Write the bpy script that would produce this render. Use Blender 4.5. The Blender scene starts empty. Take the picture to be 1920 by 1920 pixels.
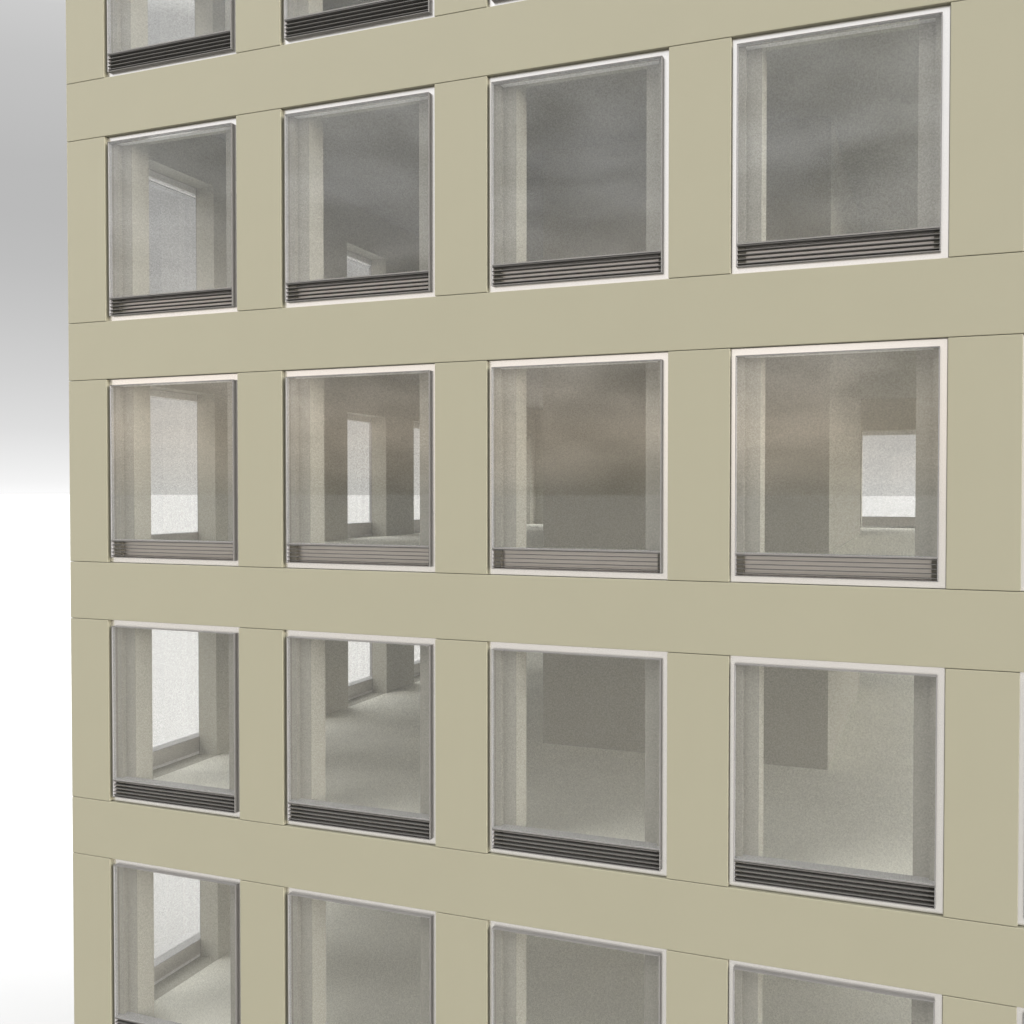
import bpy, bmesh, math
from mathutils import Matrix, Vector

# ------------------------------------------------------------------ scene
sc = bpy.context.scene
COL = sc.collection
R = math.radians

# facade module (metres): y runs into the building, z up, row n has its opening bottom at z = -n*H
P, W, E, H, HB = 2.83, 2.155, 0.664, 3.30, 0.7915
HT = H - HB                      # opening height
NX, NY = 5, 6                    # bays along the front and along the side
LX = 2 * E + (NX - 1) * P + W    # front length
LY = 2 * E + (NY - 1) * P + W    # side length
ROWS = list(range(-1, 6))
ZTOP = H + HT + HB
ZBOT = -5 * H
GROUND = ZBOT - H - 0.1
FL = 0.035                       # floor finish above the row's zero
GAP = 0.006
T_CLAD = 0.100
Y_A, Y_B, Y_C = 0.105, 0.185, 0.53
XA, XB = 0.135, 0.295
HEAD = 2.52


# ------------------------------------------------------------------ materials
def new_mat(name):
    m = bpy.data.materials.new(name)
    m.use_nodes = True
    nt = m.node_tree
    for n in list(nt.nodes):
        nt.nodes.remove(n)
    out = nt.nodes.new('ShaderNodeOutputMaterial')
    return m, nt, out


def paint(name, col, rough=0.6, var=0.03, scale=3.0, metal=0.0, spec=0.5, bump=0.0, bscale=200.0, fine=0.0, fscale=90.0):
    m, nt, out = new_mat(name)
    N, L = nt.nodes, nt.links
    b = N.new('ShaderNodeBsdfPrincipled')
    tc = N.new('ShaderNodeTexCoord')
    n1 = N.new('ShaderNodeTexNoise')
    n1.inputs['Scale'].default_value = scale
    n1.inputs['Detail'].default_value = 5
    L.new(tc.outputs['Object'], n1.inputs['Vector'])
    mr = N.new('ShaderNodeMapRange')
    mr.inputs['From Min'].default_value = 0.25
    mr.inputs['From Max'].default_value = 0.75
    mr.inputs['To Min'].default_value = 1 - var
    mr.inputs['To Max'].default_value = 1 + var
    L.new(n1.outputs['Fac'], mr.inputs['Value'])
    last = mr.outputs['Result']
    if fine > 0:  # fine noise in the base colour, imitating render grain on interior surfaces
        n3 = N.new('ShaderNodeTexNoise')
        n3.inputs['Scale'].default_value = fscale
        n3.inputs['Detail'].default_value = 2
        L.new(tc.outputs['Object'], n3.inputs['Vector'])
        m3 = N.new('ShaderNodeMapRange')
        m3.inputs['From Min'].default_value = 0.3
        m3.inputs['From Max'].default_value = 0.7
        m3.inputs['To Min'].default_value = 1 - fine
        m3.inputs['To Max'].default_value = 1 + fine
        L.new(n3.outputs['Fac'], m3.inputs['Value'])
        mm = N.new('ShaderNodeMath')
        mm.operation = 'MULTIPLY'
        L.new(last, mm.inputs[0])
        L.new(m3.outputs['Result'], mm.inputs[1])
        last = mm.outputs[0]
    vm = N.new('ShaderNodeVectorMath')
    vm.operation = 'SCALE'
    vm.inputs[0].default_value = col
    L.new(last, vm.inputs['Scale'])
    L.new(vm.outputs[0], b.inputs['Base Color'])
    b.inputs['Roughness'].default_value = rough
    b.inputs['Metallic'].default_value = metal
    b.inputs['Specular IOR Level'].default_value = spec
    if bump > 0:
        n2 = N.new('ShaderNodeTexNoise')
        n2.inputs['Scale'].default_value = bscale
        n2.inputs['Detail'].default_value = 3
        L.new(tc.outputs['Object'], n2.inputs['Vector'])
        bp = N.new('ShaderNodeBump')
        bp.inputs['Strength'].default_value = bump
        bp.inputs['Distance'].default_value = 0.002
        L.new(n2.outputs['Fac'], bp.inputs['Height'])
        L.new(bp.outputs[0], b.inputs['Normal'])
    L.new(b.outputs[0], out.inputs[0])
    return m


def glass_mat():
    m, nt, out = new_mat('window_glass')
    N, L = nt.nodes, nt.links
    tr = N.new('ShaderNodeBsdfTransparent')
    gl = N.new('ShaderNodeBsdfGlossy')
    gl.inputs['Roughness'].default_value = 0.03
    gl.inputs['Color'].default_value = (1, 1, 1, 1)
    # noise put into the panes' transmission colour to imitate render grain
    tc = N.new('ShaderNodeTexCoord')
    nz = N.new('ShaderNodeTexNoise')
    nz.inputs['Scale'].default_value = GLASS_GRAIN
    nz.inputs['Detail'].default_value = 1.5
    L.new(tc.outputs['Object'], nz.inputs['Vector'])
    mr = N.new('ShaderNodeMapRange')
    mr.inputs['From Min'].default_value = 0.3
    mr.inputs['From Max'].default_value = 0.7
    mr.inputs['To Min'].default_value = GLASS_T - GLASS_AMP
    mr.inputs['To Max'].default_value = GLASS_T + GLASS_AMP
    L.new(nz.outputs['Fac'], mr.inputs['Value'])
    vm = N.new('ShaderNodeVectorMath')
    vm.operation = 'SCALE'
    vm.inputs[0].default_value = (1.0, 1.0, 0.99)
    L.new(mr.outputs[0], vm.inputs['Scale'])
    L.new(vm.outputs[0], tr.inputs['Color'])
    lw = N.new('ShaderNodeLayerWeight')
    lw.inputs['Blend'].default_value = 0.5
    pw = N.new('ShaderNodeMath')
    pw.operation = 'POWER'
    pw.inputs[1].default_value = 4.0
    L.new(lw.outputs['Facing'], pw.inputs[0])
    ad = N.new('ShaderNodeMath')
    ad.operation = 'MULTIPLY_ADD'
    ad.inputs[1].default_value = 0.9
    ad.inputs[2].default_value = GLASS_R
    L.new(pw.outputs[0], ad.inputs[0])
    mx = N.new('ShaderNodeMixShader')
    L.new(ad.outputs[0], mx.inputs[0])
    L.new(tr.outputs[0], mx.inputs[1])
    L.new(gl.outputs[0], mx.inputs[2])
    L.new(mx.outputs[0], out.inputs[0])
    return m


GLASS_T, GLASS_AMP, GLASS_GRAIN, GLASS_R = 0.888, 0.055, 60.0, 0.07

M_CLAD = paint('olive_beige_cladding', (0.237, 0.228, 0.167), rough=0.55, var=0.012, scale=1.3, spec=0.35)
M_LEAF = paint('darkened_outer_leaf', (0.31, 0.305, 0.27), rough=0.85, var=0.02, scale=2.0, spec=0.2)  # outer leaf toned darker than the inner wall to offset the daylight on it
M_WALL = paint('plastered_wall', (0.48, 0.472, 0.415), rough=0.85, var=0.02, scale=2.0, spec=0.2, fine=0.05, fscale=70)
M_CORE = paint('concrete_core', (0.41, 0.402, 0.355), rough=0.85, var=0.03, scale=1.5, spec=0.2, fine=0.06, fscale=60)
M_FLOOR = paint('screed_floor', (0.92, 0.915, 0.84), rough=0.8, var=0.03, scale=1.5, spec=0.2, fine=0.03, fscale=60)
M_FRAME = paint('white_coated_frame', (0.73, 0.72, 0.705), rough=0.25, var=0.01, metal=0.92)
M_TRIM = paint('white_painted_reveal', (0.84, 0.84, 0.85), rough=0.5, var=0.01, spec=0.4)
M_CEIL = paint('shade_toned_ceiling', (0.37, 0.365, 0.335), rough=0.9, var=0.03, scale=2.0, spec=0.2, fine=0.05, fscale=70)  # ceiling's shade put into its colour, darker than the walls
M_PANEL = paint('grey_back_sheet', (0.62, 0.60, 0.58), rough=0.35, var=0.02, metal=0.8)
M_METAL = paint('grey_coated_metal', (0.155, 0.151, 0.146), rough=0.5, var=0.02, spec=0.4)
M_BLADE = paint('grey_louvre_metal', (0.10, 0.098, 0.093), rough=0.5, var=0.02, spec=0.4)
M_SILL = paint('light_grey_sill', (0.40, 0.40, 0.41), rough=0.5, var=0.02, spec=0.4)
M_GLASS = glass_mat()
M_ROOF = paint('roof_membrane', (0.35, 0.35, 0.34), rough=0.9, var=0.08)
M_GROUND = paint('pale_concrete_ground', (0.345, 0.346, 0.348), rough=0.95, var=0.02, scale=0.05, spec=0.0)
M_ASPHALT = paint('grey_paving', (0.215, 0.210, 0.200), rough=0.95, var=0.05, scale=0.15, spec=0.0)


# ------------------------------------------------------------------ mesh helpers
class MB:
    def __init__(s):
        s.v, s.f, s.m = [], [], []

    def box(s, x0, x1, y0, y1, z0, z1, mi=0, T=None):
        if x1 <= x0 or y1 <= y0 or z1 <= z0:
            return
        b = len(s.v)
        pts = [(x, y, z) for z in (z0, z1) for y in (y0, y1) for x in (x0, x1)]
        if T is not None:
            pts = [tuple(T @ Vector(p)) for p in pts]
        s.v += pts
        for q in ((0, 2, 3, 1), (4, 5, 7, 6), (0, 1, 5, 4), (2, 6, 7, 3), (0, 4, 6, 2), (1, 3, 7, 5)):
            s.f.append(tuple(b + i for i in q))
            s.m.append(mi)

    def mesh(s, name, mats, bevel=0.0):
        me = bpy.data.meshes.new(name)
        me.from_pydata(s.v, [], s.f)
        for m in mats:
            me.materials.append(m)
        for p, mi in zip(me.polygons, s.m):
            p.material_index = mi
        if bevel > 0:
            bm = bmesh.new()
            bm.from_mesh(me)
            bmesh.ops.bevel(bm, geom=list(bm.edges), offset=bevel, segments=2, affect='EDGES', profile=0.5)
            bm.to_mesh(me)
            bm.free()
        me.update()
        return me


def link(name, me, parent=None, M=None):
    o = bpy.data.objects.new(name, me)
    COL.objects.link(o)
    if parent is not None:
        o.parent = parent
    if M is not None:
        o.matrix_basis = M
    return o


# ------------------------------------------------------------------ the building
bld = bpy.data.objects.new('office_building', None)
COL.objects.link(bld)
bld['label'] = 'olive beige panel clad block with rows of large square white framed windows'
bld['category'] = 'building'

# facades: (matrix from local wall space, number of bays)
def fmat(ox, oy, xd, yd):
    m = Matrix.Identity(4)
    m.col[0][:3] = xd
    m.col[1][:3] = yd
    m.col[3][:3] = (ox, oy, 0)
    return m


# local x = 0 is the left edge of bay 0's opening, local y = 0 the outer face
FRONT = fmat(0, 0, (1, 0, 0), (0, 1, 0))
RIGHT = fmat(LX - E, E, (0, 1, 0), (-1, 0, 0))
BACK = fmat(LX - 2 * E, LY, (-1, 0, 0), (0, -1, 0))
LEFT = fmat(-E, LY - E, (0, -1, 0), (1, 0, 0))
SIDES = {'front': (FRONT, NX), 'right': (RIGHT, NY), 'back': (BACK, NX), 'left': (LEFT, NY)}

# --- walls behind the cladding, one mesh per side (outer leaf + inner leaf with its columns)
for key, (FM, n) in SIDES.items():
    long_side = key in ('front', 'back')
    L = 2 * E + (n - 1) * P + W
    zb, zt = GROUND, ZTOP
    outer, inner = MB(), MB()
    YB2 = Y_B + 0.012
    for (mb, ya, yb, xo, inset) in ((outer, Y_A, Y_B, XA, Y_A if long_side else Y_B),
                                    (outer, Y_B, YB2, XB, Y_B if long_side else YB2),  # thin skin added to darken the daylit front of the inner leaf
                                    (inner, YB2, Y_C, XB, YB2 if long_side else Y_C)):
        # columns
        for k in range(n + 1):
            x0 = -E + inset if k == 0 else (k - 1) * P + W - xo
            x1 = L - E - inset if k == n else k * P + xo
            mb.box(x0, x1, ya, yb, zb, zt)
        # spandrels and lintels between the columns
        for k in range(n):
            x0, x1 = k * P + xo, k * P + W - xo
            top = 0.0 if ya == Y_A else FL
            for r in ROWS:
                z0 = -r * H + HEAD
                z1 = -(r - 1) * H + top if r > ROWS[0] else zt
                mb.box(x0, x1, ya, yb, z0, z1)
            mb.box(x0, x1, ya, yb, zb, ZBOT + top)
    link('sheathing', outer.mesh('sheathing_mesh', [M_LEAF]), bld, FM)
    link('inner_wall', inner.mesh('inner_wall_mesh', [M_WALL]), bld, FM)

# --- cladding: a panel per pier and storey, a band panel per storey
def clad(FM, n, long_side):
    L = 2 * E + (n - 1) * P + W
    ins = 0.0 if long_side else T_CLAD + 0.003
    piers = {}
    for k in range(n + 1):
        x0 = -E + ins if k == 0 else (k - 1) * P + W
        x1 = L - E - ins if k == n else k * P
        w = x1 - x0
        key = (round(w, 3))
        if key not in piers:
            mb = MB()
            mb.box(0, w, 0, T_CLAD, GAP / 2, HT - GAP / 2)
            piers[key] = mb.mesh('pier_panel_mesh', [M_CLAD], 0.0065)
        for r in ROWS:
            link('pier_panel', piers[key], bld, FM @ Matrix.Translation((x0, 0, -r * H)))
    mb = MB()
    mb.box(0, L - 2 * ins, 0, T_CLAD, GAP / 2, HB - GAP / 2)
    bm_ = mb.mesh('band_panel_mesh', [M_CLAD], 0.0065)
    for r in ROWS:
        link('band_panel', bm_, bld, FM @ Matrix.Translation((-E + ins, 0, -r * H + HT)))
    mb = MB()
    mb.box(-E + ins, L - E - ins, 0, T_CLAD, GROUND + 0.005, ZBOT - GAP / 2)
    link('plinth_panel', mb.mesh('plinth_mesh', [M_CLAD], 0.0065), bld, FM)


for key, (FM, n) in SIDES.items():
    clad(FM, n, key in ('front', 'back'))

# --- floors, core and roof
for r in ROWS + [6]:
    mb = MB()
    z = -r * H
    mb.box(-E + Y_C, LX - E - Y_C, Y_C, LY - Y_C, z + FL - 0.015, z + FL)
    link('floor_slab', mb.mesh('floor_mesh', [M_FLOOR]), bld)
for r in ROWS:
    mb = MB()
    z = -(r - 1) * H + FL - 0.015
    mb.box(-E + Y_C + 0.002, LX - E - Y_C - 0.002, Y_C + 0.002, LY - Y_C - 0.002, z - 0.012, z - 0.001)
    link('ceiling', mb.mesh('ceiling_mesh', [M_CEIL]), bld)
mb = MB()
mb.box(4.44, 9.05, 5.25, 12.45, GROUND, ZTOP + 1.2)
link('lift_core', mb.mesh('core_mesh', [M_CORE]), bld)
mb = MB()
mb.box(-E + Y_A, LX - E - Y_A, Y_A, LY - Y_A, ZTOP, ZTOP + 0.25)
link('roof', mb.mesh('roof_mesh', [M_ROOF]), bld)

# --- window unit: white frame (part) > casing, pane, louvre, sill, back panel
BX0, BX1, BZ0, BZ1 = 0.059, 2.082, 0.070, 2.426
SIL = 0.306


def frame_boxes(mb, T=None, mi=0, mt=1, ml=2):
    x0, x1, z0, z1 = 0.004, W - 0.004, 0.004, HT - 0.004
    i0, i1, j0, j1 = 0.067, 2.074, 0.078, 2.418
    B = lambda *a: mb.box(*a, mi, T)
    B(x0, i0, 0.06, 0.104, z0, z1)
    B(i1, x1, 0.06, 0.104, z0, z1)
    B(i0, i1, 0.06, 0.104, z0, j0)
    B(i0, i1, 0.06, 0.104, j1, z1)
    # inner lining of the projecting casing
    B = lambda *a: mb.box(*a, ml, T)
    B(i0 - 0.002, i0 + 0.002, 0.006, 0.060, j0, j1)
    B(i1 - 0.002, i1 + 0.002, 0.006, 0.060, j0, j1)
    B(i0 + 0.002, i1 - 0.002, 0.006, 0.060, j1 - 0.002, j1 + 0.002)
    # head box and bottom rail in the depth of the wall
    B = lambda *a: mb.box(*a, mt, T)
    B(XA + 0.001, W - XA - 0.001, 0.104, 0.186, j1 - 0.002, HEAD - 0.002)
    B(XA + 0.001, W - XA - 0.001, 0.104, 0.186, 0.002, j0)


def casing_boxes(mb, T=None, mi=0):
    B = lambda *a: mb.box(*a, mi, T)
    t = 0.0065
    B(BX0, BX0 + t, 0.0, 0.0595, BZ0, BZ1)
    B(BX1 - t, BX1, 0.0, 0.0595, BZ0, BZ1)
    B(BX0 + t, BX1 - t, 0.0, 0.0595, BZ0, BZ0 + t)
    B(BX0 + t, BX1 - t, 0.0, 0.0595, BZ1 - t, BZ1)
    B(0.0700, 2.0710, 0.0, 0.0055, SIL - 0.004, SIL + 0.0105)


def louvre_boxes(mb, T=None, mi=0):
    B = lambda *a: mb.box(*a, mi, T)
    for i in range(5):
        z = 0.098 + i * 0.0475
        B(0.0700, 2.0710, 0.004, 0.098, z, z + 0.006)


def sill_boxes(mb, T=None, mi=0):
    mb.box(0.0700, 2.0710, 0.006, 0.1035, SIL, SIL + 0.011, mi, T)
    mb.box(XA + 0.001, W - XA - 0.001, 0.1035, 0.190, SIL, SIL + 0.011, mi, T)


def panel_boxes(mb, T=None, mi=0):
    mb.box(XA + 0.001, W - XA - 0.001, 0.168, 0.184, 0.079, SIL, mi, T)


def pane_boxes(mb, T=None, mi=0):
    mb.box(0.0692, 2.0718, 0.008, 0.016, SIL + 0.0115, 2.4155, mi, T)


PARTS = [('casing', casing_boxes, M_METAL), ('glass_pane', pane_boxes, M_GLASS), ('louvre_grille', louvre_boxes, M_BLADE),
         ('sill', sill_boxes, M_SILL), ('back_panel', panel_boxes, M_PANEL)]
mbf = MB()
frame_boxes(mbf)
ME_FRAME = mbf.mesh('window_frame_mesh', [M_FRAME, M_TRIM, M_SILL])
ME_PARTS = []
for nm, fn, mt in PARTS:
    mb = MB()
    fn(mb)
    ME_PARTS.append((nm, mb.mesh(nm + '_mesh', [mt])))

proto = link('window', ME_FRAME, bld)
proto_children = [link(nm, me, proto) for nm, me in ME_PARTS]
first = True


def place_window(M):
    global first
    if first:
        first = False
        proto.matrix_basis = M
        return proto
    w = proto.copy()
    COL.objects.link(w)
    w.parent = bld
    w.matrix_basis = M
    for ch in proto_children:
        c = ch.copy()
        COL.objects.link(c)
        c.parent = w
        c.matrix_basis = Matrix.Identity(4)
    return w


single = set()
for r in ROWS:
    for k in range(NX):
        single.add(('front', k, r))
for r in range(0, 5):
    for k in range(NY):
        single.add(('left', k, r))
for r in (1, 2, 3):
    for k in (NX - 1 - 3, NX - 1 - 4):
        single.add(('back', k, r))
rest = MB()
for key, (FM, n) in SIDES.items():
    for r in ROWS:
        for k in range(n):
            M = FM @ Matrix.Translation((k * P, 0, -r * H))
            if (key, k, r) in single:
                place_window(M)
            else:
                frame_boxes(rest, M, 0, 4, 6)
                casing_boxes(rest, M, 1)
                pane_boxes(rest, M, 2)
                louvre_boxes(rest, M, 3)
                sill_boxes(rest, M, 6)
                panel_boxes(rest, M, 5)
o = link('window', rest.mesh('far_windows_mesh', [M_FRAME, M_METAL, M_GLASS, M_BLADE, M_TRIM, M_PANEL, M_SILL]), bld)
o['kind'] = 'stuff'

# ------------------------------------------------------------------ ground
mb = MB()
S = 3000
me = bpy.data.meshes.new('ground_mesh')
me.from_pydata([(-S, -S, GROUND), (S, -S, GROUND), (S, S, GROUND), (-S, S, GROUND)], [], [(0, 1, 2, 3)])
me.materials.append(M_GROUND)
g = link('ground', me)
g['kind'] = 'structure'
me = bpy.data.meshes.new('road_mesh')
me.from_pydata([(-2900, -2900, GROUND + 0.004), (2900, -2900, GROUND + 0.004), (2900, -3, GROUND + 0.004), (-2900, -3, GROUND + 0.004)], [], [(0, 1, 2, 3)])
me.materials.append(M_ASPHALT)
g = link('road', me)
g['kind'] = 'structure'

# ------------------------------------------------------------------ sky
world = bpy.data.worlds.new('World')
sc.world = world
world.use_nodes = True
nt = world.node_tree
N, L = nt.nodes, nt.links
for n_ in list(N):
    N.remove(n_)
out = N.new('ShaderNodeOutputWorld')
bg = N.new('ShaderNodeBackground')
tc = N.new('ShaderNodeTexCoord')
sep = N.new('ShaderNodeSeparateXYZ')
L.new(tc.outputs['Generated'], sep.inputs[0])


def ramp(stops, src):
    r = N.new('ShaderNodeValToRGB')
    cr = r.color_ramp
    cr.interpolation = 'EASE' if False else 'LINEAR'
    while len(cr.elements) > 1:
        cr.elements.remove(cr.elements[-1])
    cr.elements[0].position = stops[0][0]
    c = stops[0][1]
    cr.elements[0].color = (*c, 1) if isinstance(c, tuple) else (c, c, c, 1)
    for p_, c in stops[1:]:
        e_ = cr.elements.new(p_)
        e_.color = (*c, 1) if isinstance(c, tuple) else (c, c, c, 1)
    L.new(src, r.inputs[0])
    return r


fwd = ramp([(0, .97), (.008, .91), (.02, .86), (.054, .735), (.10, .64), (.146, .57), (.19, .515), (.23, .49), (.27, .49),
            (.31, .52), (.35, .55), (.39, .61), (.45, 2.5), (.55, 4.5), (1, 4.5)], sep.outputs['Z'])  # high stops boosted out of view to add light indoors
SB = 1.0
bwd = ramp([(0, (.60, .56, .51)), (.02, (.95, .84, .72)), (.055, (1.38, 1.19, .99)), (.12, (1.16, 1.07, .97)), (.18, (1.0, .96, .93)), (.28, (.98, .98, 1.0)),
            (.5, (1.1, 1.1, 1.1)), (1, (1.3, 1.3, 1.3))], sep.outputs['Z'])
# streaky clouds
mp = N.new('ShaderNodeMapping')
mp.inputs['Scale'].default_value = (4.5, 4.5, 13.0)
L.new(tc.outputs['Generated'], mp.inputs[0])
nz = N.new('ShaderNodeTexNoise')
nz.inputs['Scale'].default_value = 1.9
nz.inputs['Detail'].default_value = 5
nz.inputs['Roughness'].default_value = 0.58
L.new(mp.outputs[0], nz.inputs['Vector'])
cl = N.new('ShaderNodeMapRange')
cl.inputs['From Min'].default_value = 0.32
cl.inputs['From Max'].default_value = 0.68
cl.inputs['To Min'].default_value = 0.74
cl.inputs['To Max'].default_value = 1.6
L.new(nz.outputs['Fac'], cl.inputs['Value'])
bs = N.new('ShaderNodeVectorMath')
bs.operation = 'SCALE'
L.new(bwd.outputs[0], bs.inputs[0])
L.new(cl.outputs[0], bs.inputs['Scale'])
fac = N.new('ShaderNodeMapRange')
fac.interpolation_type = 'SMOOTHSTEP'
fac.inputs['From Min'].default_value = -0.25
fac.inputs['From Max'].default_value = 0.35
L.new(sep.outputs['Y'], fac.inputs['Value'])
mix = N.new('ShaderNodeMix')
mix.data_type = 'RGBA'
L.new(fac.outputs[0], mix.inputs[0])
L.new(bs.outputs[0], mix.inputs[6])
L.new(fwd.outputs[0], mix.inputs[7])
# sky glow added out of view on the right to light core and floors
gl = N.new('ShaderNodeMapRange')
gl.interpolation_type = 'SMOOTHSTEP'
gl.inputs['From Min'].default_value = 0.6
gl.inputs['From Max'].default_value = 1.0
gl.inputs['To Min'].default_value = 1.0
gl.inputs['To Max'].default_value = 16.0
L.new(sep.outputs['X'], gl.inputs['Value'])
gs = N.new('ShaderNodeVectorMath')
gs.operation = 'SCALE'
L.new(mix.outputs[2], gs.inputs[0])
L.new(gl.outputs[0], gs.inputs['Scale'])
gl2 = N.new('ShaderNodeMapRange')  # second added sky glow, on the left, to brighten the interior floors
gl2.interpolation_type = 'SMOOTHSTEP'
gl2.inputs['From Min'].default_value = -0.82
gl2.inputs['From Max'].default_value = -1.0
gl2.inputs['To Min'].default_value = 1.0
gl2.inputs['To Max'].default_value = 8.0
L.new(sep.outputs['X'], gl2.inputs['Value'])
gs2 = N.new('ShaderNodeVectorMath')
gs2.operation = 'SCALE'
L.new(gs.outputs[0], gs2.inputs[0])
L.new(gl2.outputs[0], gs2.inputs['Scale'])
L.new(gs2.outputs[0], bg.inputs['Color'])
bg.inputs['Strength'].default_value = 1.0
L.new(bg.outputs[0], out.inputs[0])
world.cycles.sampling_method = 'MANUAL'
world.cycles.sample_map_resolution = 512

sun = bpy.data.lights.new('sun', 'SUN')
sun.energy = 1.5
sun.angle = R(30)
sun.color = (1.0, 0.98, 0.95)
so = link('sun', sun)
# veiled sun high in front of the facade, a little to the left
d = Vector((-0.48, -0.62, 0.88)).normalized()
so.rotation_euler = d.to_track_quat('Z', 'Y').to_euler()

# ------------------------------------------------------------------ camera
cam = bpy.data.cameras.new('camera')
co = link('camera', cam)
cx, cy, cz, yaw, pitch, roll, f = 10.5363, -11.3916, -5.6161, 0.3806, -0.0201, 0.0001, 1982.06
cam.sensor_width = 36
cam.lens = f / 1920 * 36
cam.clip_end = 8000
cam.clip_start = 0.1
fw = Vector((-math.sin(yaw) * math.cos(pitch), math.cos(yaw) * math.cos(pitch), math.sin(pitch)))
rt = Vector((math.cos(yaw), math.sin(yaw), 0))
up = rt.cross(fw)
m = Matrix.Identity(4)
m.col[0][:3] = rt
m.col[1][:3] = up
m.col[2][:3] = -fw
m.col[3][:3] = (cx, cy, cz)
co.matrix_world = m
sc.camera = co

# ------------------------------------------------------------------ render
sc.view_settings.view_transform = 'Standard'
sc.view_settings.look = 'None'
sc.view_settings.exposure = 0
sc.view_settings.gamma = 1
sc.render.film_transparent = False
sc.cycles.use_denoising = True
sc.cycles.max_bounces = 14
sc.cycles.diffuse_bounces = 9
sc.cycles.transparent_max_bounces = 24
sc.cycles.sample_clamp_indirect = 4
